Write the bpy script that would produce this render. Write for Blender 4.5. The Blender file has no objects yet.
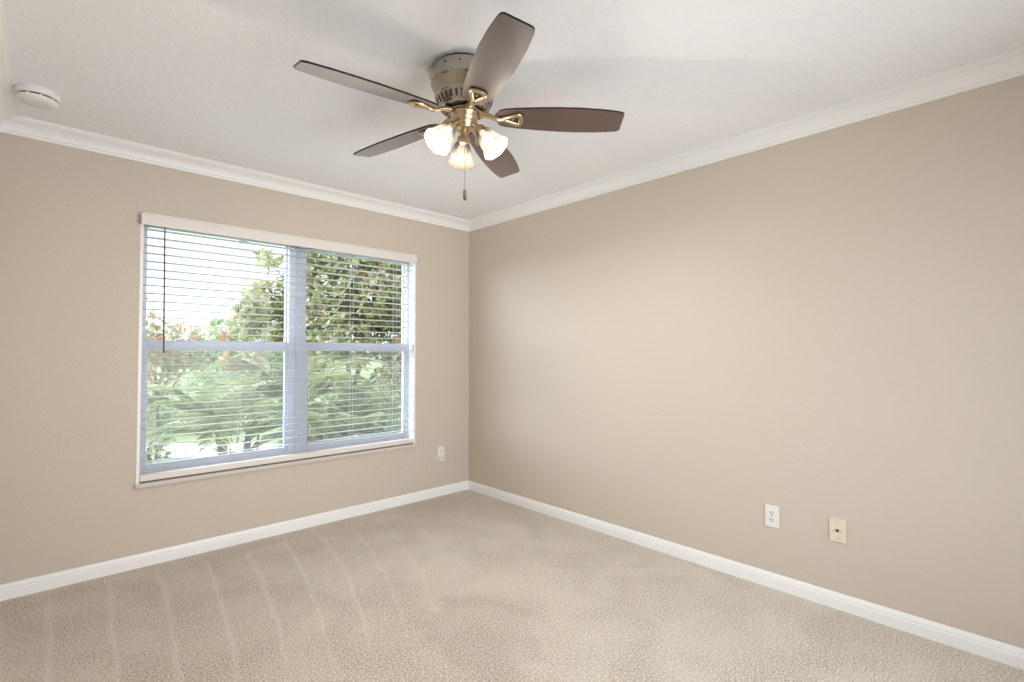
import bpy, bmesh, math, random
from mathutils import Vector, Matrix

S = bpy.context.scene
COL = S.collection
rnd = random.Random(7)

# ------------------------------------------------------------------ camera
CAM = Vector((-2.8236, -3.5776, 1.2427))
YAW, PITCH, ROLL, FPX = 0.81592, 0.022688, 0.001088, 495.61
fw = Vector((math.cos(YAW) * math.cos(PITCH), math.sin(YAW) * math.cos(PITCH), math.sin(PITCH)))
rt = Vector((math.sin(YAW), -math.cos(YAW), 0))
up = rt.cross(fw)
rt2 = rt * math.cos(ROLL) + up * math.sin(ROLL)
up2 = up * math.cos(ROLL) - rt * math.sin(ROLL)
cd = bpy.data.cameras.new('camera')
cd.sensor_width = 36.0
cd.lens = FPX / 1024 * 36.0
cd.clip_start = 0.02
cd.clip_end = 300
co = bpy.data.objects.new('camera', cd)
m = Matrix((rt2, up2, -fw)).transposed().to_4x4()
m.translation = CAM
co.matrix_world = m
COL.objects.link(co)
S.camera = co

# ------------------------------------------------------------------ sky, sun, exposure
W = bpy.data.worlds.new('sky')
S.world = W
W.use_nodes = True
bgn = W.node_tree.nodes['Background']
bgn.inputs[0].default_value = (0.90, 0.945, 1.0, 1)
bgn.inputs[1].default_value = 1.4
sd = bpy.data.lights.new('sun', 'SUN')
sd.energy = 12.5
sd.angle = math.radians(74)                    # bright hazy sky to the left of the view
sd.color = (0.84, 0.92, 1.0)
so = bpy.data.objects.new('sun', sd)
so.rotation_euler = Vector((0.70, -0.66, -0.42)).to_track_quat('-Z', 'Y').to_euler()
so.location = (-8, 8, 6)
COL.objects.link(so)

S.view_settings.view_transform = 'Standard'
S.view_settings.look = 'None'
S.view_settings.gamma = 1.0
S.view_settings.use_curve_mapping = False
S.view_settings.exposure = 0.48
S.cycles.max_bounces = 12
S.cycles.diffuse_bounces = 8
S.cycles.glossy_bounces = 4
S.cycles.transparent_max_bounces = 24
S.cycles.caustics_reflective = False
S.cycles.caustics_refractive = False
S.cycles.sample_clamp_indirect = 6.0


def area(name, loc, aim, sx, sy, power, color, portal=False):
    d = bpy.data.lights.new(name, 'AREA')
    d.shape = 'RECTANGLE'
    d.size, d.size_y = sx, sy
    d.energy = power
    d.color = color
    d.cycles.is_portal = portal
    o = bpy.data.objects.new(name, d)
    o.location = loc
    o.rotation_euler = Vector(aim).to_track_quat('-Z', 'Y').to_euler()
    COL.objects.link(o)
    return o


# room: inner faces x -3.02 .. 0, y -4.30 .. 0, z 0 .. 2.435
XL, YF, H = -3.02, -4.30, 2.435
OX0, OX1, OZ0, OZ1 = -2.433, -0.568, 0.458, 2.06          # window opening
# daylight falling through the window, and an added fill light behind the camera with no visible source
area('window_portal', (-1.50, 0.135, 1.26), (0, -1, 0), 1.86, 1.58, 1, (1, 1, 1), True)
area('fill_behind_camera', (-1.35, -4.34, 1.15), (0, 1, -0.06), 2.1, 2.0, 29, (0.86, 0.93, 1.0)).data.spread = math.radians(120)


# ------------------------------------------------------------------ helpers
def bm_box(bm, lo, hi, bev=0.0, seg=2):
    r = bmesh.ops.create_cube(bm, size=1.0)
    vs = r['verts']
    for v in vs:
        v.co = Vector([(lo[i] + hi[i]) / 2 + v.co[i] * (hi[i] - lo[i]) for i in range(3)])
    if bev > 0:
        es = list({e for v in vs for e in v.link_edges})
        bmesh.ops.bevel(bm, geom=es, offset=bev, segments=seg, profile=0.5, affect='EDGES')


def bm_lathe(bm, prof, seg=48, mat=None, cap=True, flute=None):
    """prof: (r, z); flute(r, z, a) -> r"""
    rings = []
    for r, z in prof:
        ring = []
        for k in range(seg):
            a = 2 * math.pi * k / seg
            rr = flute(r, z, a) if flute else r
            p = Vector((rr * math.cos(a), rr * math.sin(a), z))
            ring.append(bm.verts.new(mat @ p if mat else p))
        rings.append(ring)
    for a, b in zip(rings, rings[1:]):
        for k in range(seg):
            bm.faces.new((a[k], a[(k + 1) % seg], b[(k + 1) % seg], b[k]))
    if cap:
        bm.faces.new(rings[0][::-1])
        bm.faces.new(rings[-1])
    return rings


def bm_tube(bm, pts, rad, seg=10, closed=False, flat=1.0):
    """round (or flattened) bar along points; rad a number or one per point"""
    n = len(pts)
    pts = [Vector(p) for p in pts]
    rings = []
    upv = Vector((0, 0, 1))
    for i, p in enumerate(pts):
        if closed:
            t = (pts[(i + 1) % n] - pts[i - 1]).normalized()
        else:
            t = (pts[min(i + 1, n - 1)] - pts[max(i - 1, 0)]).normalized()
        ref = upv if abs(t.z) < 0.95 else Vector((1, 0, 0))
        s = t.cross(ref).normalized()
        u = s.cross(t)
        r = rad[i] if isinstance(rad, (list, tuple)) else rad
        rings.append([bm.verts.new(p + s * (r * math.cos(2 * math.pi * k / seg)) + u * (r * flat * math.sin(2 * math.pi * k / seg))) for k in range(seg)])
    m_ = n if closed else n - 1
    for i in range(m_):
        a, b = rings[i], rings[(i + 1) % n]
        for k in range(seg):
            bm.faces.new((a[k], a[(k + 1) % seg], b[(k + 1) % seg], b[k]))
    if not closed:
        bm.faces.new(rings[0][::-1])
        bm.faces.new(rings[-1])


def bm_prism(bm, outline, z0, z1, mat=None):
    f = (lambda p: mat @ Vector(p)) if mat else (lambda p: Vector(p))
    a = [bm.verts.new(f((x, y, z0))) for x, y in outline]
    b = [bm.verts.new(f((x, y, z1))) for x, y in outline]
    n = len(a)
    for i in range(n):
        bm.faces.new((a[i], a[(i + 1) % n], b[(i + 1) % n], b[i]))
    bm.faces.new(a[::-1])
    bm.faces.new(b)


def obj(name, bm, mat, parent=None, smooth=False, loc=None, angle=40):
    bmesh.ops.recalc_face_normals(bm, faces=bm.faces[:])
    me = bpy.data.meshes.new(name)
    bm.to_mesh(me)
    bm.free()
    if mat:
        me.materials.append(mat)
    if smooth:
        me.polygons.foreach_set('use_smooth', [True] * len(me.polygons))
        try:
            me.set_sharp_from_angle(angle=math.radians(angle))
        except Exception:
            pass
    o = bpy.data.objects.new(name, me)
    COL.objects.link(o)
    if parent:
        o.parent = parent
    if loc:
        o.location = loc
    return o


def empty(name, loc=(0, 0, 0)):
    o = bpy.data.objects.new(name, None)
    o.empty_display_size = 0.1
    o.location = loc
    COL.objects.link(o)
    return o


def tag(o, label, cat, kind=None, group=None):
    o['label'] = label
    o['category'] = cat
    if kind:
        o['kind'] = kind
    if group:
        o['group'] = group
    return o


# ------------------------------------------------------------------ materials
def mat(name, col, rough=0.6, metal=0.0, spec=0.5, coat=0.0):
    M = bpy.data.materials.new(name)
    M.use_nodes = True
    b = M.node_tree.nodes['Principled BSDF']
    b.inputs['Base Color'].default_value = (*col, 1)
    b.inputs['Roughness'].default_value = rough
    b.inputs['Metallic'].default_value = metal
    b.inputs['Specular IOR Level'].default_value = spec
    b.inputs['Coat Weight'].default_value = coat
    return M


def N(M, typ, **kw):
    n = M.node_tree.nodes.new(typ)
    for k, v in kw.items():
        setattr(n, k, v)
    return n


def L(M, a, b):
    M.node_tree.links.new(a, b)


def bsdf(M):
    return M.node_tree.nodes['Principled BSDF']


def noise_bump(M, scale, strength, dist=0.01, detail=3.0):
    tc = N(M, 'ShaderNodeTexCoord')
    nz = N(M, 'ShaderNodeTexNoise')
    nz.inputs['Scale'].default_value = scale
    nz.inputs['Detail'].default_value = detail
    bp = N(M, 'ShaderNodeBump')
    bp.inputs['Strength'].default_value = strength
    bp.inputs['Distance'].default_value = dist
    L(M, tc.outputs['Object'], nz.inputs['Vector'])
    L(M, nz.outputs['Fac'], bp.inputs['Height'])
    L(M, bp.outputs['Normal'], bsdf(M).inputs['Normal'])
    return nz, bp, tc


def math_node(M, op, a, b=None, clamp=False):
    n = N(M, 'ShaderNodeMath', operation=op, use_clamp=clamp)
    for i, v in enumerate((a, b)):
        if v is None:
            continue
        if isinstance(v, (int, float)):
            n.inputs[i].default_value = v
        else:
            L(M, v, n.inputs[i])
    return n.outputs[0]


def mix_rgb(M, fac, a, b):
    n = N(M, 'ShaderNodeMix', data_type='RGBA')
    for k, v in ((0, fac), (6, a), (7, b)):
        if isinstance(v, (int, float)):
            n.inputs[k].default_value = v
        elif isinstance(v, tuple):
            n.inputs[k].default_value = (*v, 1)
        else:
            L(M, v, n.inputs[k])
    return n.outputs[2]


M_wall = mat('wall_paint', (0.595, 0.523, 0.448), 0.60, spec=0.32)
noise_bump(M_wall, 55, 0.10, 0.01, 4)
M_ceil = mat('ceiling_paint', (0.89, 0.905, 0.925), 0.85, spec=0.2)
noise_bump(M_ceil, 34, 0.32, 0.012, 5)
M_trim = mat('trim_paint', (0.87, 0.875, 0.87), 0.35)
M_vinyl = mat('window_vinyl', (0.51, 0.54, 0.615), 0.35)  # bluish grey of the shaded frames put into the base colour
M_blind = mat('blind_slat', (0.62, 0.63, 0.66), 0.45)
M_valance = mat('blind_valance', (0.76, 0.715, 0.67), 0.45)
M_sill = mat('sill_marble', (0.62, 0.565, 0.51), 0.3)
M_wand = mat('blind_wand', (0.10, 0.10, 0.11), 0.25)  # darkness of the backlit wand put into its colour
M_plastic = mat('white_plastic', (0.80, 0.79, 0.76), 0.35)
M_almond = mat('almond_plastic', (0.74, 0.66, 0.52), 0.4)
M_dark = mat('dark_slot', (0.02, 0.02, 0.02), 0.6)
M_screw = mat('screw_metal', (0.55, 0.53, 0.5), 0.35, 1.0)
M_brass = mat('antique_brass', (0.55, 0.44, 0.285), 0.28, 1.0)
M_nickel = mat('brushed_nickel', (0.40, 0.365, 0.31), 0.24, 1.0)
nz, bp, tc = noise_bump(M_nickel, 60, 0.03, 0.002)

# carpet: cut pile with vacuum tracks and brushed patches (the pile lies different ways)
M_carpet = mat('carpet', (0.45, 0.38, 0.30), 0.95, spec=0.05)
tc = N(M_carpet, 'ShaderNodeTexCoord')
sx = N(M_carpet, 'ShaderNodeSeparateXYZ')
L(M_carpet, tc.outputs['Object'], sx.inputs[0])
wob = N(M_carpet, 'ShaderNodeTexNoise')
wob.inputs['Scale'].default_value = 3.0
L(M_carpet, tc.outputs['Object'], wob.inputs['Vector'])
wx = math_node(M_carpet, 'MULTIPLY', math_node(M_carpet, 'SUBTRACT', wob.outputs['Fac'], 0.5), 0.045)
X = math_node(M_carpet, 'ADD', sx.outputs['X'], wx)
T = math_node(M_carpet, 'MULTIPLY', sx.outputs['Y'], -1.0)
sT = math_node(M_carpet, 'MULTIPLY', math_node(M_carpet, 'POWER', math_node(M_carpet, 'DIVIDE', math_node(M_carpet, 'MAXIMUM', T, 0.0), 1.3), 1.6), 0.18)
sT = math_node(M_carpet, 'MINIMUM', sT, 0.7)
x0 = math_node(M_carpet, 'DIVIDE', math_node(M_carpet, 'ADD', X, math_node(M_carpet, 'MULTIPLY', sT, 2.85)), math_node(M_carpet, 'SUBTRACT', 1.0, sT))
ph = math_node(M_carpet, 'FRACT', math_node(M_carpet, 'DIVIDE', math_node(M_carpet, 'ADD', x0, 3.35), 0.225))
d_ = math_node(M_carpet, 'ABSOLUTE', math_node(M_carpet, 'SUBTRACT', ph, 0.5))
line = math_node(M_carpet, 'SUBTRACT', 1.0, math_node(M_carpet, 'DIVIDE', d_, 0.10), True)      # thin ridges between two passes
fadeT = math_node(M_carpet, 'SUBTRACT', 1.0, math_node(M_carpet, 'DIVIDE', math_node(M_carpet, 'SUBTRACT', T, 1.35), 0.5, True), True)
fadeX = math_node(M_carpet, 'SUBTRACT', 1.0, math_node(M_carpet, 'DIVIDE', math_node(M_carpet, 'ADD', x0, 1.5), 1.1, True), True)
fadeN = math_node(M_carpet, 'DIVIDE', math_node(M_carpet, 'SUBTRACT', T, 0.10), 0.18, True)
track = math_node(M_carpet, 'MULTIPLY', math_node(M_carpet, 'MULTIPLY', line, fadeT), math_node(M_carpet, 'MULTIPLY', fadeX, fadeN))
patch = N(M_carpet, 'ShaderNodeTexNoise')
patch.inputs['Scale'].default_value = 2.6
patch.inputs['Detail'].default_value = 5.0
patch.inputs['Distortion'].default_value = 0.9
L(M_carpet, tc.outputs['Object'], patch.inputs['Vector'])
pr = N(M_carpet, 'ShaderNodeMapRange')
pr.inputs['From Min'].default_value = 0.40
pr.inputs['From Max'].default_value = 0.62
L(M_carpet, patch.outputs['Fac'], pr.inputs['Value'])
fib = N(M_carpet, 'ShaderNodeTexNoise')
fib.inputs['Scale'].default_value = 125.0
fib.inputs['Detail'].default_value = 4.0
fib.inputs['Roughness'].default_value = 0.75
L(M_carpet, tc.outputs['Object'], fib.inputs['Vector'])
fr = N(M_carpet, 'ShaderNodeMapRange')
fr.inputs['From Min'].default_value = 0.38
fr.inputs['From Max'].default_value = 0.62
L(M_carpet, fib.outputs['Fac'], fr.inputs['Value'])
c1 = mix_rgb(M_carpet, fr.outputs['Result'], (0.27, 0.235, 0.19), (0.83, 0.755, 0.66))
pm = math_node(M_carpet, 'MULTIPLY', pr.outputs['Result'], 0.34)
c2 = mix_rgb(M_carpet, pm, c1, (0.76, 0.70, 0.62))
c3 = mix_rgb(M_carpet, math_node(M_carpet, 'MULTIPLY', track, 0.25), c2, (0.88, 0.83, 0.75))
# one patch brushed the other way in the middle of the floor
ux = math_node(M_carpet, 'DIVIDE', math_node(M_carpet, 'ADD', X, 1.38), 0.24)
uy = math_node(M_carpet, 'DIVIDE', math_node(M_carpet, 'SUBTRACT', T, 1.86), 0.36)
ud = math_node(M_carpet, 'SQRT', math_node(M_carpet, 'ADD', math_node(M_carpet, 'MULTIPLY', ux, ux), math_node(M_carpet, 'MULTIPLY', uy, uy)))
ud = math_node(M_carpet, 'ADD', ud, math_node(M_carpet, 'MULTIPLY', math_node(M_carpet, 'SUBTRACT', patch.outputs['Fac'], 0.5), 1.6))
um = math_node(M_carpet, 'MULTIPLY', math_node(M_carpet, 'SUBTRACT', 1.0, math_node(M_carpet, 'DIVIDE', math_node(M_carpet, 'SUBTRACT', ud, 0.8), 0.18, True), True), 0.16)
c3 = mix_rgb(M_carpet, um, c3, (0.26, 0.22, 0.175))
L(M_carpet, c3, bsdf(M_carpet).inputs['Base Color'])
bp = N(M_carpet, 'ShaderNodeBump')
bp.inputs['Strength'].default_value = 0.6
bp.inputs['Distance'].default_value = 0.008
L(M_carpet, fib.outputs['Fac'], bp.inputs['Height'])
L(M_carpet, bp.outputs['Normal'], bsdf(M_carpet).inputs['Normal'])
bsdf(M_carpet).inputs['Sheen Weight'].default_value = 0.15

# walnut blades
M_wood = mat('walnut_blade', (0.06, 0.025, 0.014), 0.42, spec=0.3, coat=1.0)
bsdf(M_wood).inputs['Coat IOR'].default_value = 1.9
bsdf(M_wood).inputs['Sheen Weight'].default_value = 0.35
bsdf(M_wood).inputs['Sheen Roughness'].default_value = 0.35
bsdf(M_wood).inputs['Coat Roughness'].default_value = 0.44
tc = N(M_wood, 'ShaderNodeTexCoord')
mp = N(M_wood, 'ShaderNodeMapping')
mp.inputs['Scale'].default_value = (5, 70, 5)
nz = N(M_wood, 'ShaderNodeTexNoise')
nz.inputs['Scale'].default_value = 1.0
nz.inputs['Detail'].default_value = 5
L(M_wood, tc.outputs['Object'], mp.inputs['Vector'])
L(M_wood, mp.outputs['Vector'], nz.inputs['Vector'])
L(M_wood, mix_rgb(M_wood, nz.outputs['Fac'], (0.022, 0.0062, 0.0028), (0.075, 0.020, 0.008)), bsdf(M_wood).inputs['Base Color'])


M_edge = mat('blade_edge_band', (0.012, 0.008, 0.006), 0.5, spec=0.2)


def clear_mat(name, tint, gloss, extra=None):
    """clear pane: transparent with a little mirror; or a fine mesh"""
    M = bpy.data.materials.new(name)
    M.use_nodes = True
    nt = M.node_tree
    nt.nodes.clear()
    out = N(M, 'ShaderNodeOutputMaterial')
    tr = N(M, 'ShaderNodeBsdfTransparent')
    tr.inputs[0].default_value = (*tint, 1)
    if extra:
        g = N(M, 'ShaderNodeBsdfDiffuse')
        g.inputs[0].default_value = (*extra, 1)
    else:
        g = N(M, 'ShaderNodeBsdfGlossy')
        g.inputs['Roughness'].default_value = 0.02
    mx = N(M, 'ShaderNodeMixShader')
    mx.inputs[0].default_value = gloss
    L(M, tr.outputs[0], mx.inputs[1])
    L(M, g.outputs[0], mx.inputs[2])
    L(M, mx.outputs[0], out.inputs[0])
    return M


M_glass = clear_mat('window_glass', (0.97, 0.985, 0.98), 0.01)
M_screen = clear_mat('insect_screen_mesh', (1, 1, 1), 0.15, (0.50, 0.51, 0.50))

# frosted lamp glass lets the bulb's light through
M_shade = bpy.data.materials.new('frosted_glass')
M_shade.use_nodes = True
nt = M_shade.node_tree
nt.nodes.clear()
out = N(M_shade, 'ShaderNodeOutputMaterial')
trl = N(M_shade, 'ShaderNodeBsdfTranslucent')
trl.inputs[0].default_value = (0.036, 0.032, 0.026, 1)
dif = N(M_shade, 'ShaderNodeBsdfDiffuse')
dif.inputs[0].default_value = (0.15, 0.14, 0.13, 1)
trp = N(M_shade, 'ShaderNodeBsdfTransparent')
m1 = N(M_shade, 'ShaderNodeMixShader')
m1.inputs[0].default_value = 0.35
m2 = N(M_shade, 'ShaderNodeMixShader')
m2.inputs[0].default_value = 0.22
L(M_shade, trl.outputs[0], m1.inputs[1])
L(M_shade, dif.outputs[0], m1.inputs[2])
L(M_shade, m1.outputs[0], m2.inputs[1])
L(M_shade, trp.outputs[0], m2.inputs[2])
L(M_shade, m2.outputs[0], out.inputs[0])

M_bulb = bpy.data.materials.new('lit_bulb')
M_bulb.use_nodes = True
bsdf(M_bulb).inputs['Emission Color'].default_value = (1.0, 0.84, 0.62, 1)
bsdf(M_bulb).inputs['Emission Strength'].default_value = 11.0


def leaf_mat(name, cols, rough=0.4, trans=0.4):
    """cols: (position, colour) stops picked at random per leaf"""
    M = bpy.data.materials.new(name)
    M.use_nodes = True
    g = N(M, 'ShaderNodeNewGeometry')
    cr = N(M, 'ShaderNodeValToRGB')
    el = cr.color_ramp.elements
    while len(el) < len(cols):
        el.new(0.5)
    for e, (p, c) in zip(el, cols):
        e.position = p
        e.color = (*c, 1)
    L(M, g.outputs['Random Per Island'], cr.inputs[0])
    b = bsdf(M)
    L(M, cr.outputs[0], b.inputs['Base Color'])
    b.inputs['Roughness'].default_value = rough
    tl = N(M, 'ShaderNodeBsdfTranslucent')
    L(M, cr.outputs[0], tl.inputs[0])
    mx = N(M, 'ShaderNodeMixShader')
    mx.inputs[0].default_value = trans
    L(M, b.outputs[0], mx.inputs[1])
    L(M, tl.outputs[0], mx.inputs[2])
    o = [n for n in M.node_tree.nodes if n.type == 'OUTPUT_MATERIAL'][0]
    L(M, mx.outputs[0], o.inputs[0])
    return M


M_magnolia = leaf_mat('magnolia_leaf', [(0.0, (0.17, 0.20, 0.11)), (0.35, (0.34, 0.40, 0.19)), (0.62, (0.48, 0.50, 0.24)), (0.80, (0.40, 0.25, 0.15)), (1.0, (0.58, 0.56, 0.38))])
M_rusty = leaf_mat('rusty_magnolia_leaf', [(0.0, (0.20, 0.23, 0.12)), (0.35, (0.42, 0.25, 0.15)), (0.6, (0.50, 0.32, 0.22)), (0.75, (0.36, 0.42, 0.20)), (1.0, (0.52, 0.52, 0.28))])
M_palm = leaf_mat('palm_leaflet', [(0.0, (0.17, 0.22, 0.10)), (0.5, (0.35, 0.40, 0.19)), (1.0, (0.60, 0.60, 0.34))], 0.45, 0.4)
M_shrub = leaf_mat('shrub_leaf', [(0.0, (0.20, 0.26, 0.13)), (0.5, (0.34, 0.40, 0.22)), (1.0, (0.48, 0.52, 0.33))], 0.6, 0.4)
M_bark = mat('bark', (0.22, 0.18, 0.14), 0.9)
noise_bump(M_bark, 40, 0.6, 0.02)
M_grass = mat('lawn_grass', (0.24, 0.30, 0.13), 0.95)
nz, _, _ = noise_bump(M_grass, 60, 0.7, 0.03, 5)
L(M_grass, mix_rgb(M_grass, nz.outputs['Fac'], (0.17, 0.24, 0.08), (0.36, 0.40, 0.22)), bsdf(M_grass).inputs['Base Color'])
M_conc = mat('pale_concrete', (0.66, 0.63, 0.59), 0.85)
noise_bump(M_conc, 30, 0.2, 0.01)

# ------------------------------------------------------------------ room shell
bm = bmesh.new()
bm_box(bm, (XL - 0.14, -7.0, -0.12), (0.14, 0.14, 0.0))
tag(obj('floor', bm, M_carpet), 'beige cut pile carpet with curved vacuum tracks', 'floor', 'structure')
bm = bmesh.new()
bm_box(bm, (XL - 0.14, -7.0, H), (0.14, 0.14, H + 0.25))
tag(obj('ceiling', bm, M_ceil), 'white lightly textured ceiling above the fan', 'ceiling', 'structure')

WT = 0.145
bm = bmesh.new()
bm_box(bm, (XL - 0.14, 0, 0), (OX0, WT, H))
bm_box(bm, (OX1, 0, 0), (0.14, WT, H))
bm_box(bm, (OX0, 0, 0), (OX1, WT, OZ0))
bm_box(bm, (OX0, 0, OZ1), (OX1, WT, H))
bmesh.ops.remove_doubles(bm, verts=bm.verts[:], dist=1e-5)
tag(obj('wall_back', bm, M_wall), 'beige painted wall holding the wide window', 'wall', 'structure')
bm = bmesh.new()
bm_box(bm, (0, -7.0, 0), (0.14, 0, H))
tag(obj('wall_right', bm, M_wall), 'long bare beige wall with two low wall plates', 'wall', 'structure')
bm = bmesh.new()
bm_box(bm, (XL - 0.14, -7.0, 0), (XL, 0, H))
tag(obj('wall_left', bm, M_wall), 'beige wall at the left end of the window wall', 'wall', 'structure')
bm = bmesh.new()
bm_box(bm, (XL, YF - 0.14, 0), (-2.45, YF, H))
bm_box(bm, (-0.25, YF - 0.14, 0), (0, YF, H))
bm_box(bm, (-2.45, YF - 0.14, 2.2), (-0.25, YF, H))  # unseen opening, made up to hold the fill light
bm_box(bm, (XL, -7.0, 0), (0, -6.86, H))  # unseen end wall, added to keep outside light out of the opening
tag(obj('wall_front', bm, M_wall), 'beige wall behind the viewer with an opening added for the fill light', 'wall', 'structure')


def sweep(name, prof, side, matl, z0):
    """profile (p out of the wall, z) run along a wall with mitred ends"""
    bm = bmesh.new()
    rows = []
    for p, z in prof:
        if side == 'back':
            a, b = (XL + p, -p), (-p, -p)
        elif side == 'right':
            a, b = (-p, -p), (-p, YF + p)
        else:
            a, b = (XL + p, YF + p), (XL + p, -p)
        rows.append((bm.verts.new((*a, z0 + z)), bm.verts.new((*b, z0 + z))))
    n = len(rows)
    for i in range(n):
        a, b = rows[i], rows[(i + 1) % n]
        bm.faces.new((a[0], a[1], b[1], b[0]))
    bm.faces.new([r[0] for r in rows])
    bm.faces.new([r[1] for r in rows][::-1])
    return obj(name, bm, matl)


def arc(cx, cz, r, a0, a1, n):
    return [(cx + r * math.cos(math.radians(a0 + (a1 - a0) * i / n)), cz + r * math.sin(math.radians(a0 + (a1 - a0) * i / n))) for i in range(n + 1)]


crown = [(0.0, -0.085), (0.007, -0.085), (0.0095, -0.0825), (0.0105, -0.078), (0.0095, -0.0735), (0.007, -0.071), (0.009, -0.069), (0.012, -0.067),
         (0.0135, -0.058), (0.018, -0.047), (0.025, -0.037), (0.034, -0.0285), (0.044, -0.0225), (0.052, -0.0195),
         (0.0525, -0.0165), (0.056, -0.0155), (0.060, -0.013), (0.0625, -0.009), (0.0625, -0.006), (0.068, -0.0055), (0.069, 0.0), (0.0, 0.0)]
base = [(0.0, 0.0), (0.0135, 0.0), (0.0135, 0.046), (0.012, 0.049), (0.0095, 0.0505), (0.0095, 0.0535), (0.0115, 0.055), (0.011, 0.060),
        (0.0085, 0.066), (0.0065, 0.071), (0.005, 0.0755), (0.003, 0.077), (0.0, 0.077)]
tag(sweep('trim_1', crown, 'back', M_trim, H), 'white crown moulding above the window', 'crown moulding', 'structure')
tag(sweep('trim_2', crown, 'right', M_trim, H), 'white crown moulding above the long bare wall', 'crown moulding', 'structure')
tag(sweep('trim_3', crown, 'left', M_trim, H), 'white crown moulding beside the smoke detector', 'crown moulding', 'structure')
tag(sweep('baseboard_back', base, 'back', M_trim, 0.0), 'white baseboard below the window', 'baseboard', 'structure')
tag(sweep('baseboard_right', base, 'right', M_trim, 0.0), 'white baseboard below the two wall plates', 'baseboard', 'structure')
tag(sweep('baseboard_left', base, 'left', M_trim, 0.0), 'white baseboard of the left wall', 'baseboard', 'structure')

# ------------------------------------------------------------------ window
win = tag(empty('window_1', (-1.50, 0.0, OZ0)), 'wide twin single hung window with frames tinted in bluish shade', 'window', 'structure')
O = Vector(win.location)


def wbox(bm, lo, hi, bev=0.002):
    bm_box(bm, Vector(lo) - O, Vector(hi) - O, bev)


LN = 0.016
bm = bmesh.new()                                    # painted lining of the opening
wbox(bm, (OX0, -0.003, 0.48), (OX0 + LN, 0.08, OZ1), 0.001)
wbox(bm, (OX1 - LN, -0.003, 0.48), (OX1, 0.08, OZ1), 0.001)
wbox(bm, (OX0, -0.003, OZ1 - LN), (OX1, 0.08, OZ1), 0.001)
obj('jamb_lining', bm, M_trim, win)
bm = bmesh.new()
wbox(bm, (OX0 - 0.006, -0.022, OZ0), (OX1 + 0.008, 0.085, 0.481), 0.003)
obj('sill', bm, M_sill, win)['label'] = 'pale stone window sill'
ix0, ix1, iz0, iz1 = OX0, OX1, 0.481, OZ1
MX0, MX1 = -1.569, -1.446
bm = bmesh.new()
wbox(bm, (ix0, 0.08, iz0), (-2.397, WT, iz1))
wbox(bm, (-0.612, 0.08, iz0), (ix1, WT, iz1))
wbox(bm, (-2.397, 0.08, iz1 - 0.04), (-0.612, WT, iz1))
wbox(bm, (-2.397, 0.08, iz0), (-0.612, WT, 0.535))
obj('window_frame', bm, M_vinyl, win)
bm = bmesh.new()
wbox(bm, (MX0, 0.076, 0.535), (MX1, WT, iz1 - 0.04), 0.003)
wbox(bm, ((MX0 + MX1) / 2 - 0.012, 0.070, 0.535), ((MX0 + MX1) / 2 + 0.012, 0.078, iz1 - 0.04), 0.002)
obj('mullion', bm, M_vinyl, win)
for a, b in ((-2.397, MX0), (MX1, -0.612)):
    z0, zr0, zr1, z1 = 0.535, 1.250, 1.313, iz1 - 0.04
    bm = bmesh.new()                                # fixed upper sash, further out
    wbox(bm, (a, 0.110, zr0 + 0.03), (a + 0.012, 0.132, z1))
    wbox(bm, (b - 0.012, 0.110, zr0 + 0.03), (b, 0.132, z1))
    wbox(bm, (a + 0.012, 0.110, z1 - 0.02), (b - 0.012, 0.132, z1))
    wbox(bm, (a + 0.012, 0.110, zr0 + 0.03), (b - 0.012, 0.132, zr1 - 0.004))
    us = obj('upper_sash', bm, M_vinyl, win)
    bm = bmesh.new()
    wbox(bm, (a + 0.008, 0.119, zr1 - 0.01), (b - 0.008, 0.123, z1 - 0.015), 0)
    obj('pane', bm, M_glass, us)
    bm = bmesh.new()                                # sliding lower sash, nearer
    wbox(bm, (a, 0.084, z0), (a + 0.020, 0.109, zr1))
    wbox(bm, (b - 0.020, 0.084, z0), (b, 0.109, zr1))
    wbox(bm, (a + 0.020, 0.084, zr0), (b - 0.020, 0.109, zr1))
    wbox(bm, (a + 0.020, 0.084, z0), (b - 0.020, 0.109, z0 + 0.035))
    ls = obj('lower_sash', bm, M_vinyl, win)
    bm = bmesh.new()
    wbox(bm, (a + 0.016, 0.095, z0 + 0.03), (b - 0.016, 0.099, zr0 + 0.005), 0)
    obj('pane', bm, M_glass, ls)
    for t in (0.22, 0.78):                          # two small latches on the meeting rail
        cx = a + (b - a) * t
        bm = bmesh.new()
        wbox(bm, (cx - 0.025, 0.078, zr1), (cx + 0.025, 0.104, zr1 + 0.010), 0.003)
        wbox(bm, (cx - 0.006, 0.070, zr1 + 0.006), (cx + 0.022, 0.090, zr1 + 0.016), 0.003)
        obj('sash_lock', bm, M_vinyl, ls)
    bm = bmesh.new()
    wbox(bm, (a + 0.004, 0.136, z0 + 0.004), (b - 0.004, 0.1375, zr0 + 0.03), 0)
    obj('insect_screen', bm, M_screen, win)['label'] = 'fine grey insect screen outside the lower pane'

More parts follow.
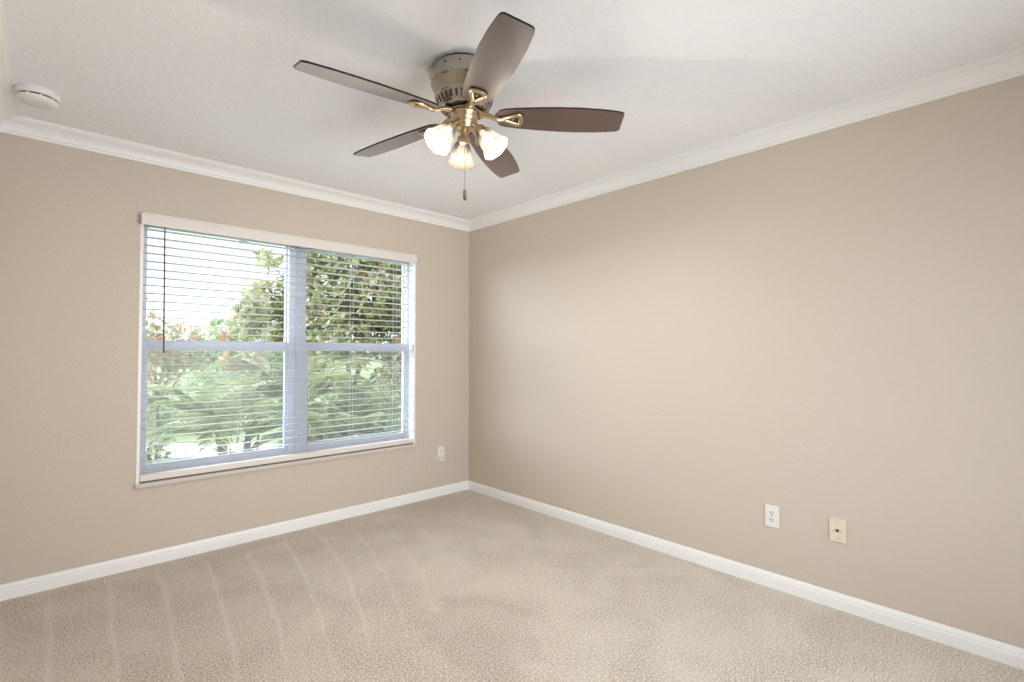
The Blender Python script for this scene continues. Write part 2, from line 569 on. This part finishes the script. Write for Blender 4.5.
# ------------------------------------------------------------------ blind
BL = tag(empty('window_blind', (-1.50, 0.02, 2.04)), 'white horizontal slatted blind hung open across the whole window', 'blind')
O = Vector(BL.location)
bx0, bx1 = OX0 + LN + 0.003, OX1 - LN - 0.003
bm = bmesh.new()
wbox(bm, (bx0, 0.002, 1.995), (bx1, 0.052, 2.040), 0.003)
obj('headrail', bm, M_blind, BL)
vz0, vz1 = 1.985, 2.051
bm = bmesh.new()
wbox(bm, (-2.438, -0.026, vz0), (-0.560, -0.014, vz1), 0.002)
wbox(bm, (-2.438, -0.026, vz0), (-2.430, -0.0035, vz1), 0.0015)
wbox(bm, (-0.568, -0.026, vz0), (-0.560, -0.0035, vz1), 0.0015)
wbox(bm, (-2.438, -0.029, vz1 - 0.010), (-0.560, -0.024, vz1), 0.002)
obj('valance', bm, M_valance, BL)['label'] = 'cream valance board with short returned ends'
bm = bmesh.new()
PITCHZ = 0.0473
zs = []
z = 1.968
while z > 0.552:
    zs.append(z)
    z -= PITCHZ
for z in zs:                                        # each slat slightly crowned across its depth
    sec = []
    for i in range(5):
        t = i / 4
        sec.append((0.001 + 0.050 * t, 0.0014 * (1 - (2 * t - 1) ** 2) + 0.050 * 0.045 * (0.5 - t)))
    top = [(y, z + dz + 0.0011) for y, dz in sec]
    bot = [(y, z + dz - 0.0011) for y, dz in sec][::-1]
    loop = top + bot
    A = [bm.verts.new(Vector((bx0, y, zz)) - O) for y, zz in loop]
    B = [bm.verts.new(Vector((bx1, y, zz)) - O) for y, zz in loop]
    for i in range(len(loop)):
        j = (i + 1) % len(loop)
        bm.faces.new((A[i], A[j], B[j], B[i]))
    bm.faces.new(A)
    bm.faces.new(B[::-1])
obj('slats', bm, M_blind, BL)
bm = bmesh.new()
wbox(bm, (bx0 - 0.001, -0.003, 0.4885), (bx1 + 0.001, 0.053, 0.524), 0.005)
obj('bottom_rail', bm, M_valance, BL)
for x in (-2.26, -1.89, -1.507, -1.12, -0.75):
    bm = bmesh.new()
    for y in (0.000, 0.0525):
        bm_tube(bm, [Vector((x, y, 1.995)) - O, Vector((x, y, 0.53)) - O], 0.0009, 6)
    for z in zs:
        bm_tube(bm, [Vector((x, 0.000, z - 0.002)) - O, Vector((x, 0.0525, z - 0.002)) - O], 0.0006, 5)
    obj('ladder_cord', bm, M_blind, BL)
bm = bmesh.new()
bm_tube(bm, [Vector((-2.316, -0.010, 2.0)) - O, Vector((-2.316, -0.0085, 1.95)) - O, Vector((-2.314, -0.008, 1.60)) - O, Vector((-2.312, -0.008, 1.26)) - O,
             Vector((-2.312, -0.008, 1.235)) - O], [0.002, 0.0042, 0.0042, 0.0046, 0.0058], 8)
obj('tilt_wand', bm, M_wand, BL, True)['label'] = 'thin tilt wand coloured as a backlit silhouette'


# ------------------------------------------------------------------ ceiling fan
HX, HY, ZB = -1.557, -1.937, 2.219
fan = tag(empty('ceiling_fan', (HX, HY, H)), 'five bladed walnut ceiling fan with three lit glass shades', 'ceiling fan')
D = lambda z: z - H                                  # world height to fan height

bm = bmesh.new()
bm_lathe(bm, [(0.118, 0.0), (0.118, D(2.416)), (0.05, D(2.416))], 48)
obj('ceiling_plate', bm, M_dark, fan, True)
bm = bmesh.new()
bm_lathe(bm, [(0.05, D(2.417)), (0.137, D(2.417)), (0.1405, D(2.414)), (0.142, D(2.404)), (0.142, D(2.384)), (0.140, D(2.374)), (0.1385, D(2.366)), (0.1395, D(2.363)),
              (0.1395, D(2.358)), (0.1365, D(2.354)), (0.134, D(2.348)), (0.129, D(2.335)), (0.1235, D(2.322)), (0.1205, D(2.313)), (0.1225, D(2.311)),
              (0.1235, D(2.307)), (0.1225, D(2.303)), (0.120, D(2.301)), (0.116, D(2.290)), (0.106, D(2.268)), (0.100, D(2.259)), (0.094, D(2.256)), (0.05, D(2.2555))], 72)
hs = obj('motor_housing', bm, M_nickel, fan, True, angle=25)
bm = bmesh.new()                                     # slots in the lower band
for k in range(30):
    a = 2 * math.pi * k / 30
    M4 = Matrix.Rotation(a, 4, 'Z')
    p0, p1 = Vector((0.1172, 0, D(2.2935))), Vector((0.1062, 0, D(2.2695)))
    d = (p1 - p0)
    nrm = Vector((-d.z, 0, d.x)).normalized()
    if nrm.x < 0:
        nrm = -nrm
    w = Vector((0, 0.0042, 0))
    vs = []
    for off in (-0.002, 0.0012):
        for p, s in ((p0, -1), (p0, 1), (p1, 1), (p1, -1)):
            vs.append(bm.verts.new(M4 @ (p + nrm * off + w * s)))
    for f in ((0, 1, 2, 3), (4, 5, 6, 7), (0, 1, 5, 4), (1, 2, 6, 5), (2, 3, 7, 6), (3, 0, 4, 7)):
        bm.faces.new([vs[i] for i in f])
obj('vent_slots', bm, M_dark, hs)['label'] = 'dark slots around the lower band'
for a in (200, 225, 260, 320, 20, 80, 140):
    bm = bmesh.new()
    M4 = Matrix.Rotation(math.radians(a), 4, 'Z') @ Matrix.Translation((0.1405, 0, D(2.394))) @ Matrix.Rotation(math.pi / 2, 4, 'Y')
    bm_lathe(bm, [(0.0045, 0), (0.0045, 0.002), (0.003, 0.0035)], 12, M4)
    obj('housing_screw', bm, M_dark, hs)
bm = bmesh.new()                                     # dark gap, then the turning collar the blade arms screw to
bm_lathe(bm, [(0.05, D(2.2552)), (0.0745, D(2.2552)), (0.0745, D(2.2535)), (0.05, D(2.2535))], 48)
obj('collar_gap', bm, M_dark, fan, True)
bm = bmesh.new()
bm_lathe(bm, [(0.03, D(2.2530)), (0.066, D(2.2530)), (0.069, D(2.2515)), (0.070, D(2.2475)), (0.068, D(2.2445)), (0.03, D(2.2435))], 48)
obj('flywheel', bm, M_nickel, fan, True)
bm = bmesh.new()
bm_lathe(bm, [(0.030, D(2.2450)), (0.0585, D(2.2445)), (0.060, D(2.2415)), (0.0585, D(2.238)), (0.0565, D(2.235)), (0.056, D(2.218)), (0.053, D(2.210)), (0.046, D(2.203)),
              (0.043, D(2.197)), (0.043, D(2.185)), (0.040, D(2.179)), (0.030, D(2.176)), (0.018, D(2.175))], 48)
obj('switch_housing', bm, M_brass, fan, True)
bm = bmesh.new()
bm_lathe(bm, [(0.018, D(2.177)), (0.019, D(2.172)), (0.016, D(2.166)), (0.0165, D(2.157)), (0.020, D(2.144)), (0.0235, D(2.135)), (0.0265, D(2.131)), (0.0265, D(2.126)),
              (0.022, D(2.123)), (0.010, D(2.121))], 32)
obj('finial', bm, M_brass, fan, True)
# pull chain with its fob
bm = bmesh.new()
z = 2.121
while z > 1.930:
    bmesh.ops.create_uvsphere(bm, u_segments=6, v_segments=4, radius=0.0019, matrix=Matrix.Translation((0.002, -0.002, D(z))))
    z -= 0.0036
bm_tube(bm, [(0.002, -0.002, D(2.124)), (0.002, -0.002, D(1.925))], 0.0008, 6)
pc = obj('pull_chain', bm, M_brass, fan, True)
bm = bmesh.new()
bm_lathe(bm, [(0.0025, D(1.928)), (0.0055, D(1.924)), (0.0075, D(1.914)), (0.0080, D(1.900)), (0.0072, D(1.888)), (0.0045, D(1.880)), (0.001, D(1.878))], 16, Matrix.Translation((0.002, -0.002, 0)))
obj('fob', bm, mat('fob_wood', (0.085, 0.06, 0.045), 0.7, spec=0.1), pc, True)['label'] = 'small dark pull fob'


def half_width(r):
    pts = [(0.128, 0.040), (0.16, 0.050), (0.22, 0.059), (0.30, 0.066), (0.40, 0.0715), (0.48, 0.0725), (0.56, 0.069), (0.62, 0.063), (0.664, 0.0565)]
    for (a, wa), (b, wb) in zip(pts, pts[1:]):
        if r <= b:
            t = (r - a) / (b - a)
            return wa + (wb - wa) * t
    return pts[-1][1]


def blade_outline():
    R0, R1, up_ = 0.128, 0.666, []
    n = 26
    for i in range(n + 1):
        r = R0 + (R1 - R0) * i / n
        w = half_width(r)
        d0, d1 = r - R0, R1 - r
        if d0 < 0.028:
            w -= 0.028 - math.sqrt(max(0, 0.028 ** 2 - (0.028 - d0) ** 2))
        if d1 < 0.012:
            w -= 0.012 - math.sqrt(max(0, 0.012 ** 2 - (0.012 - d1) ** 2))
        up_.append((r, w))
    # finer round corner at the tip
    up_ = [p for p in up_ if p[0] < R1 - 0.013] + [(R1 - 0.012 + 0.012 * math.sin(t), half_width(R1) - 0.012 + 0.012 * math.cos(t)) for t in [k * math.pi / 2 / 5 for k in range(6)]]
    return up_ + [(r, -w) for r, w in up_[::-1]]


TILT = -math.radians(13.4)
proto = None
for k in range(5):
    a = math.radians(102.09 - 72 * k)
    R = Matrix.Rotation(a, 4, 'Z')
    Rt = R @ Matrix.Translation((0, 0, D(ZB) + 0.0145)) @ Matrix.Rotation(math.radians(1.25), 4, 'Y') @ Matrix.Rotation(TILT, 4, 'X')
    if proto is None:
        bm = bmesh.new()
        bm_prism(bm, blade_outline(), -0.0035, 0.0035)
        es = [e for e in bm.edges if abs(e.verts[0].co.z - e.verts[1].co.z) < 1e-6]
        bmesh.ops.bevel(bm, geom=es, offset=0.0012, segments=1, affect='EDGES')
        blade = obj('blade', bm, M_wood, fan)
        blade.data.materials.append(M_edge)                 # dark banding round the rim
        for pf in blade.data.polygons:
            if abs(pf.normal.z) < 0.9:
                pf.material_index = 1
        bm = bmesh.new()                             # arm of the iron, then an open rounded triangle under the blade
        u = -0.0115
        hubp = Matrix.Rotation(-TILT, 4, 'X') @ Vector((0.066, 0, 0.013))
        bm_tube(bm, [hubp, hubp + Vector((0.018, 0, -0.003)), Vector((0.104, 0, 0.005)), Vector((0.126, 0, -0.004)), Vector((0.147, 0, u + 0.001)), Vector((0.168, 0, u))],
                [0.018, 0.0165, 0.0145, 0.0140, 0.0145, 0.012], 12, flat=0.6)
        tri = []
        cs = [(0.150, 0.0, 0.008), (0.238, 0.036, 0.018), (0.238, -0.036, 0.018)]
        for i, (cx, cy, rr) in enumerate(cs):
            px, py, _ = cs[i - 1]
            qx, qy, _ = cs[(i + 1) % 3]
            P = Vector((cx, cy))
            d1 = (Vector((px, py)) - P).normalized()
            d2 = (Vector((qx, qy)) - P).normalized()
            A, B = P + d1 * rr * 1.6, P + d2 * rr * 1.6
            for j in range(6):
                t = j / 5
                c = A * (1 - t) ** 2 + P * 2 * t * (1 - t) + B * t * t
                tri.append((c.x, c.y, u + 0.002))
        bm_tube(bm, tri, 0.0098, 10, closed=True, flat=0.62)
        iron = obj('blade_arm', bm, M_brass, fan, True)
        bm = bmesh.new()
        bm_lathe(bm, [(0.0065, -0.0035), (0.0065, -0.0075), (0.005, -0.0100), (0.002, -0.0108)], 14, Matrix.Translation((0.203, 0.0, 0)))
        screw = obj('arm_screw', bm, M_brass, iron, True)
        proto = (blade, iron, screw)
        b2, i2 = blade, iron
    else:
        b2 = proto[0].copy()
        i2 = proto[1].copy()
        s2 = proto[2].copy()
        for o in (b2, i2, s2):
            COL.objects.link(o)
        b2.parent = fan
        i2.parent = fan
        s2.parent = i2
    b2.matrix_local = Rt
    i2.matrix_local = Rt

# light kit: three arms, three tulip shades
for k in range(3):
    a = math.radians((58, 183, 299)[k])
    R = Matrix.Rotation(a, 4, 'Z')
    neck, mouth = Vector((0.066, 0, D(2.173))), Vector((0.142, 0, D(2.081)))
    ax = (mouth - neck).normalized()
    Q = R @ Matrix.Translation(neck) @ ax.to_track_quat('Z', 'Y').to_matrix().to_4x4()
    bm = bmesh.new()
    bm_tube(bm, [R @ Vector((0.036, 0, D(2.192))), R @ Vector((0.050, 0, D(2.192))), R @ Vector((0.060, 0, D(2.184))), R @ Vector((0.068, 0, D(2.172)))], 0.009, 10)
    bm_lathe(bm, [(0.010, -0.006), (0.020, -0.003), (0.0235, 0.003), (0.0235, 0.014), (0.021, 0.014), (0.012, 0.010)], 28, Q)
    arm = obj('lamp_arm', bm, M_brass, fan, True)
    bm = bmesh.new()
    prof = [(0.0200, 0.006), (0.0205, 0.014), (0.027, 0.022), (0.0345, 0.034), (0.0395, 0.050), (0.0425, 0.068), (0.046, 0.086), (0.0515, 0.102), (0.0575, 0.114), (0.0610, 0.120)]
    inner = [(r - 0.0022, z) for r, z in prof[::-1]]

    def flute(r, z, ang):
        t = max(0.0, (z - 0.03) / 0.09)
        return r * (1 + 0.03 * t * math.cos(8 * ang))
    bm_lathe(bm, prof + inner, 64, Q, cap=False, flute=flute)
    sh = obj('lamp_shade', bm, M_shade, fan, True)
    bm = bmesh.new()
    bm_lathe(bm, [(0.004, 0.014), (0.012, 0.018), (0.013, 0.032), (0.019, 0.045), (0.0225, 0.060), (0.021, 0.074), (0.014, 0.084), (0.004, 0.088)], 20, Q)
    bu = obj('bulb', bm, M_bulb, fan, True)
    pl = bpy.data.lights.new('bulb_light', 'POINT')
    pl.energy = 13.0
    pl.color = (1.0, 0.90, 0.78)
    pl.shadow_soft_size = 0.018
    plo = bpy.data.objects.new('bulb_light', pl)
    plo.parent = fan
    plo.location = Q @ Vector((0, 0, 0.100))
    COL.objects.link(plo)

# ------------------------------------------------------------------ smoke detector
sdv = tag(empty('smoke_detector', (-2.868, -0.445, H)), 'round white smoke detector on the ceiling above the window wall', 'smoke detector')
bm = bmesh.new()
bm_lathe(bm, [(0.03, 0), (0.076, 0), (0.078, -0.003), (0.0775, -0.020), (0.073, -0.027), (0.03, -0.028)], 48)
obj('mounting_base', bm, M_plastic, sdv, True)
bm = bmesh.new()
bm_lathe(bm, [(0.03, -0.027), (0.063, -0.027), (0.063, -0.036), (0.03, -0.036)], 48)
obj('sensor_slot', bm, M_dark, sdv, True)['label'] = 'dark sensing slot round the rim'
bm = bmesh.new()
bm_lathe(bm, [(0.03, -0.034), (0.069, -0.034), (0.072, -0.037), (0.070, -0.046), (0.061, -0.054), (0.040, -0.058), (0.001, -0.059)], 48)
for k in range(9):
    aa = 2 * math.pi * k / 9
    M4 = Matrix.Rotation(aa, 4, 'Z')
    vs = [M4 @ Vector(p) for p in ((0.0635, -0.003, -0.036), (0.0685, -0.003, -0.036), (0.0685, 0.003, -0.036), (0.0635, 0.003, -0.036))]
    a_ = [bm.verts.new(v) for v in vs]
    b_ = [bm.verts.new(v + Vector((0, 0, 0.009))) for v in vs]
    for i in range(4):
        bm.faces.new((a_[i], a_[(i + 1) % 4], b_[(i + 1) % 4], b_[i]))
    bm.faces.new(a_)
    bm.faces.new(b_[::-1])
obj('cover', bm, M_plastic, sdv, True)


# ------------------------------------------------------------------ wall plates
def plate_outline(w, h):
    return (-w / 2, -h / 2), (w / 2, h / 2)


def outlet(name, loc, rot, label, group=None):
    """duplex receptacle; local x along the wall, local -y out of it"""
    t = tag(empty(name, loc), label, 'outlet', None, group)
    t.rotation_euler = (0, 0, rot)
    bm = bmesh.new()
    bm_box(bm, (-0.035, -0.0062, -0.0572), (0.035, 0, 0.0572), 0.003)
    obj('cover_plate', bm, M_plastic, t)
    for s in (1, -1):
        bm = bmesh.new()
        ol = []
        for i in range(32):
            a = 2 * math.pi * i / 32
            x, z = 0.0172 * math.cos(a), 0.0172 * math.sin(a)
            ol.append((x, max(-0.0137, min(0.0137, z))))
        M4 = Matrix.Translation((0, -0.0082, 0.0195 * s)) @ Matrix.Rotation(-math.pi / 2, 4, 'X')
        bm_prism(bm, [(x, -z) for x, z in ol], 0, 0.003, M4)
        f = obj('socket_face', bm, M_plastic, t)
        bm = bmesh.new()
        for x, hh in ((-0.0062, 0.0042), (0.0062, 0.0036)):
            bm_box(bm, (x - 0.0018, -0.0087, 0.0195 * s + 0.003 - hh), (x + 0.0018, -0.0080, 0.0195 * s + 0.003 + hh))
        M4 = Matrix.Translation((0, -0.0087, 0.0195 * s - 0.0075)) @ Matrix.Rotation(-math.pi / 2, 4, 'X')
        bm_lathe(bm, [(0.0034, 0), (0.0034, 0.0007)], 14, M4)
        obj('socket_slots', bm, M_dark, f)['label'] = 'dark prong slots'
    bm = bmesh.new()
    M4 = Matrix.Translation((0, -0.0062, 0)) @ Matrix.Rotation(math.pi / 2, 4, 'X')
    bm_lathe(bm, [(0.0036, 0), (0.0036, 0.001), (0.002, 0.0017)], 14, M4)
    obj('plate_screw', bm, M_screw, t)
    return t


outlet('wall_outlet', (0.0, -2.594, 0.375), -math.pi / 2, 'white duplex outlet on the long wall beside the almond jack plate', 'wall outlets')
outlet('wall_outlet', (-0.306, 0.0, 0.364), 0.0, 'small white outlet on the window wall below the window corner', 'wall outlets')
# plug-in block in the lower socket by the corner
pg = tag(empty('plug_adapter', (-0.308, -0.0083, 0.331)), 'small white plug block pushed into the outlet by the corner', 'plug')
bm = bmesh.new()
bm_box(bm, (-0.022, -0.020, -0.028), (0.022, 0.0, 0.018), 0.004)
obj('plug_body', bm, M_plastic, pg)
bm = bmesh.new()
bm_box(bm, (-0.010, -0.0215, -0.012), (0.010, -0.0195, 0.008), 0.002)
obj('light_lens', bm, mat('smoky_lens', (0.62, 0.60, 0.56), 0.3), pg)

jk = tag(empty('coax_plate', (0.0, -2.893, 0.378)), 'almond cable jack plate with one dark round port', 'jack plate')
jk.rotation_euler = (0, 0, -math.pi / 2)
bm = bmesh.new()
bm_box(bm, (-0.0352, -0.0062, -0.0575), (0.0352, 0, 0.0575), 0.003)
obj('cover_plate', bm, M_almond, jk)
bm = bmesh.new()
M4 = Matrix.Translation((0, -0.0060, 0)) @ Matrix.Rotation(math.pi / 2, 4, 'X')
bm_lathe(bm, [(0.0062, 0), (0.0062, 0.0016), (0.0048, 0.0022), (0.0046, 0.009), (0.003, 0.009)], 18, M4)
obj('coax_port', bm, M_dark, jk)['label'] = 'dark round cable port'
for s in (1, -1):
    bm = bmesh.new()
    M4 = Matrix.Translation((0, -0.0060, 0.0415 * s)) @ Matrix.Rotation(math.pi / 2, 4, 'X')
    bm_lathe(bm, [(0.0034, 0), (0.0034, 0.0012), (0.002, 0.0018)], 14, M4)
    obj('plate_screw', bm, M_screw, jk)

# ------------------------------------------------------------------ garden outside the window
GZ = -0.28
bm = bmesh.new()
bm_box(bm, (-60, 0.3, GZ - 0.3), (90, 110, GZ))
tag(obj('lawn', bm, M_grass), 'green lawn outside beyond the window', 'lawn', 'structure')


def ground(px, depth, z=GZ):
    """a spot in the garden on the sight line px at the given distance from the viewpoint"""
    p = CAM + fw * depth + rt * ((px - 512) / FPX * depth)
    return Vector((p.x, p.y, z))


def zat(py, depth):
    return CAM.z + (352 - py) / FPX * depth


def leaf(bm, p, d, n, ln, w):
    """one pointed leaf folded along its midrib"""
    s = d.cross(n)
    if s.length < 1e-4:
        return
    s.normalize()
    n = s.cross(d).normalized()
    pts = [p, p + d * ln * 0.35 + s * w + n * w * 0.35, p + d * ln * 0.75 + s * w * 0.75 + n * w * 0.2, p + d * ln - n * ln * 0.10,
           p + d * ln * 0.75 - s * w * 0.75 + n * w * 0.2, p + d * ln * 0.35 - s * w + n * w * 0.35, p + d * ln * 0.5]
    v = [bm.verts.new(q) for q in pts]
    bm.faces.new((v[0], v[1], v[2], v[6]))
    bm.faces.new((v[6], v[2], v[3]))
    bm.faces.new((v[6], v[3], v[4]))
    bm.faces.new((v[0], v[6], v[4], v[5]))


def rvec():
    while True:
        v = Vector((rnd.uniform(-1, 1), rnd.uniform(-1, 1), rnd.uniform(-1, 1)))
        if 0.05 < v.length < 1:
            return v.normalized()


def crown_leaves(bm, blobs, origin, ln, w, dens, whorl=6):
    """leaves in rosettes through a set of ellipsoids (centre, radii)"""
    for c, r in blobs:
        n = int(dens * r[0] * r[1] * r[2] * 4.19)
        for _ in range(n):
            u = rvec() * (rnd.random() ** 0.30)
            p = Vector((c[0] + u.x * r[0], c[1] + u.y * r[1], c[2] + u.z * r[2])) - origin
            out_ = (u.normalized() * 0.7 + Vector((0, 0, 0.5)) + rvec() * 0.6).normalized()
            side = out_.cross(rvec()).normalized()
            for k in range(whorl):
                a = 2 * math.pi * k / whorl + rnd.uniform(-0.3, 0.3)
                d = (Matrix.Rotation(a, 3, out_) @ side * rnd.uniform(0.7, 1.0) + out_ * rnd.uniform(0.1, 0.8)).normalized()
                leaf(bm, p + d * 0.02, d, out_, ln * rnd.uniform(0.7, 1.15), w * rnd.uniform(0.8, 1.15))


def tree(name, base, blobs, leafmat, label, cat='tree', ln=0.16, w=0.036, dens=60, trunk_r=0.09, whorl=6, group=None):
    t = tag(empty(name, base), label, cat, None, group)
    bm = bmesh.new()
    tops = sorted(blobs, key=lambda b: -b[1][0])
    fork = Vector((0, 0, max(0.15, (min(b[0][2] - b[1][2] * 0.5 for b in blobs) - base.z) * 0.7)))
    bm_tube(bm, [(0, 0, -0.02), (0.02, 0.01, fork.z * 0.5), fork], [trunk_r * 1.2, trunk_r, trunk_r * 0.85], 10)
    for c, r in tops[:7]:
        e = Vector(c) - base
        mid = fork.lerp(e, 0.5) + Vector((0, 0, 0.12))
        bm_tube(bm, [fork, mid, e], [trunk_r * 0.6, trunk_r * 0.35, trunk_r * 0.12], 7)
        for _ in range(5):
            q = rvec()
            bm_tube(bm, [mid.lerp(e, rnd.random()), e + Vector((q.x * r[0], q.y * r[1], q.z * r[2])) * 0.8], [trunk_r * 0.18, trunk_r * 0.06], 5)
    obj('trunk', bm, M_bark, t, True)
    bm = bmesh.new()
    crown_leaves(bm, blobs, Vector(base), ln, w, dens, whorl)
    obj('foliage', bm, leafmat, t)
    return t


def blob(px, py, depth, rx, rz, ry=None):
    g = ground(px, depth)
    k = depth / FPX
    return ((g.x, g.y, zat(py, depth)), (rx * k, (ry or rx) * k, rz * k))


# large magnolia: fills the right half of the view
Dm = 9.0
big = [blob(385, 290, Dm, 55, 45), blob(330, 280, Dm - 0.3, 30, 34), blob(345, 335, Dm - 0.4, 40, 30), blob(420, 345, Dm, 45, 28), blob(300, 300, Dm - 0.2, 24, 40),
       blob(270, 312, Dm - 0.2, 30, 20), blob(250, 328, Dm - 0.2, 20, 10), blob(282, 262, Dm - 0.1, 18, 10), blob(262, 256, Dm, 14, 7), blob(251, 247, Dm, 8, 5),
       blob(262, 305, Dm - 0.3, 26, 22), blob(278, 330, Dm - 0.3, 26, 18), blob(240, 318, Dm - 0.2, 12, 12), blob(330, 240, Dm, 40, 26), blob(390, 235, Dm, 50, 30), blob(312, 360, Dm - 0.4, 18, 26), blob(405, 375, Dm - 0.5, 32, 14), blob(295, 335, Dm - 0.5, 22, 14)]
tree('magnolia_tree', ground(352, Dm), big, M_magnolia, 'large leafy magnolia filling the right side of the window view', dens=190, ln=0.135, w=0.034, trunk_r=0.06)
Ds = 7.0
small = [blob(152, 305, Ds, 9, 14), blob(150, 330, Ds, 14, 12), blob(190, 336, Ds, 26, 9), blob(166, 355, Ds, 34, 14), blob(215, 342, Ds, 14, 8), blob(140, 345, Ds, 16, 26), blob(158, 382, Ds, 22, 12)]
tree('magnolia_tree', ground(158, Ds), small, M_rusty, 'young rusty leaved magnolia at the left edge of the window view', dens=170, ln=0.13, w=0.033, trunk_r=0.025)
tw = [blob(250, 356, 6.4, 14, 8), blob(268, 366, 6.4, 10, 9), blob(232, 362, 6.4, 12, 8)]
tree('magnolia_tree', ground(258, 6.9), tw, M_rusty, 'thin rusty leaved magnolia sapling behind the palm', dens=220, ln=0.12, w=0.03, trunk_r=0.015)


# palms
def palm(base, n, hgt, ln, label, spread=1.0):
    t = tag(empty('areca_palm', base), label, 'palm', None, None)
    bm = bmesh.new()
    for k in range(4):
        a = 2 * math.pi * k / 4 + 0.4
        bm_tube(bm, [(0.10 * math.cos(a), 0.10 * math.sin(a), -0.02), (0.14 * math.cos(a), 0.14 * math.sin(a), hgt * 0.5), (0.20 * math.cos(a), 0.20 * math.sin(a), hgt)], [0.035, 0.028, 0.02], 8)
    obj('stems', bm, M_bark, t, True)
    for k in range(n):
        a = 2 * math.pi * k / n + rnd.uniform(-0.25, 0.25)
        el = rnd.uniform(0.35, 1.25)
        l_ = ln * rnd.uniform(0.8, 1.1)
        h_ = Vector((math.cos(a), math.sin(a), 0))
        p = Vector((0.15 * h_.x, 0.15 * h_.y, hgt * rnd.uniform(0.75, 1.0)))
        pts = []
        ns = 18
        ang = el
        for i in range(ns + 1):
            pts.append(p.copy())
            p = p + (h_ * math.cos(ang) * spread + Vector((0, 0, math.sin(ang)))) * (l_ / ns)
            ang -= 1.75 / ns * (0.5 + i / ns)
        bm = bmesh.new()
        bm_tube(bm, pts, [0.010 * (1 - 0.8 * i / ns) for i in range(ns + 1)], 5)
        for i in range(3, ns * 2):
            q = i / 2
            b0 = pts[int(q)].lerp(pts[min(int(q) + 1, ns)], q - int(q))
            tng = (pts[min(int(q) + 1, ns)] - pts[max(int(q) - 1, 0)]).normalized()
            sd_ = tng.cross(Vector((0, 0, 1))).normalized()
            f = 1 - abs(q / ns - 0.4) * 1.1
            for s in (-1, 1):
                d = (sd_ * s * 0.85 + tng * 0.75 + Vector((0, 0, 0.10))).normalized()
                leaf(bm, b0, d, Vector((0, 0, 1)), 0.40 * f * rnd.uniform(0.85, 1.1), 0.020)
        obj('frond', bm, M_palm, t)
    return t


palm(ground(236, 5.3), 17, 0.70, 1.15, 'green feather leaved palm in the left half of the window view')
palm(ground(296, 6.6), 14, 0.95, 1.3, 'feather leaved palm standing behind the window mullion')
palm(ground(352, 6.2), 15, 0.35, 1.1, 'low feather leaved palm in the right half of the window view')

# shrubs along the lawn, trees far behind
for i, (px, dp, top, hw) in enumerate([(150, 9.5, 392, 46), (196, 10.5, 372, 40), (330, 10.0, 372, 40), (375, 10.4, 376, 42), (405, 9.4, 392, 34), (250, 11.5, 368, 46), (150, 6.6, 426, 26), (284, 6.0, 418, 18), (382, 6.2, 412, 26), (232, 6.3, 440, 12)]):
    zt = zat(top, dp)
    g = ground(px, dp)
    r = hw * dp / FPX
    hh = (zt - GZ) / 2
    lab = ['round shrub low at the left of the window view', 'tall shrub behind the young magnolia', 'shrub under the large magnolia next to the mullion', 'shrub under the middle of the large magnolia',
           'shrub low at the right end of the window view', 'broad shrub behind the feather leaved palms', 'low bush at the bottom left corner of the window view', 'low bush beside the window mullion near the bottom frame',
           'low bush at the bottom of the right half of the window view', 'smallest low bush at the foot of the left palm'][i]
    tree('garden_shrub', g, [((g.x, g.y, GZ + hh * 1.05), (r, r, hh * 0.95)), ((g.x + r * 0.5, g.y, GZ + hh * 0.7), (r * 0.7, r * 0.7, hh * 0.6))], M_shrub, lab, 'shrub',
         ln=0.11, w=0.026, dens=130, trunk_r=0.03, whorl=5, group='shrubs across the lawn')
for i, (px, dp, top, hw) in enumerate([(232, 30, 318, 26), (205, 34, 330, 24), (270, 28, 325, 24), (170, 36, 336, 26), (306, 45, 326, 28)]):
    zt = zat(top, dp)
    g = ground(px, dp)
    r = hw * dp / FPX
    hh = (zt - GZ) / 2
    lab = ['pale distant tree with the highest rounded top', 'pale distant tree left of the highest one', 'pale distant tree partly behind the magnolia branches', 'pale distant tree behind the young magnolia',
           'pale distant tree behind the window mullion'][i]
    tree('distant_tree', g, [((g.x, g.y, GZ + hh * 1.1), (r, r, hh * 0.9)), ((g.x + r * 0.5, g.y + 0.5, GZ + hh * 0.8), (r * 0.8, r * 0.8, hh * 0.7))], M_shrub, lab, 'tree',
         ln=0.38, w=0.11, dens=7, trunk_r=0.12, whorl=5, group='trees far behind the garden')

# pale concrete path crossing the lawn
bm = bmesh.new()
a, b, c, d = ground(60, 8.1), ground(420, 8.1), ground(420, 7.1), ground(60, 7.1)
vs = [bm.verts.new(p) for p in (a, b, c, d)] + [bm.verts.new(p + Vector((0, 0, 0.03))) for p in (a, b, c, d)]
for f in ((0, 1, 2, 3), (4, 5, 6, 7), (0, 1, 5, 4), (1, 2, 6, 5), (2, 3, 7, 6), (3, 0, 4, 7)):
    bm.faces.new([vs[i] for i in f])
tag(obj('path', bm, M_conc), 'sunlit pale concrete path crossing the garden', 'path', 'structure')
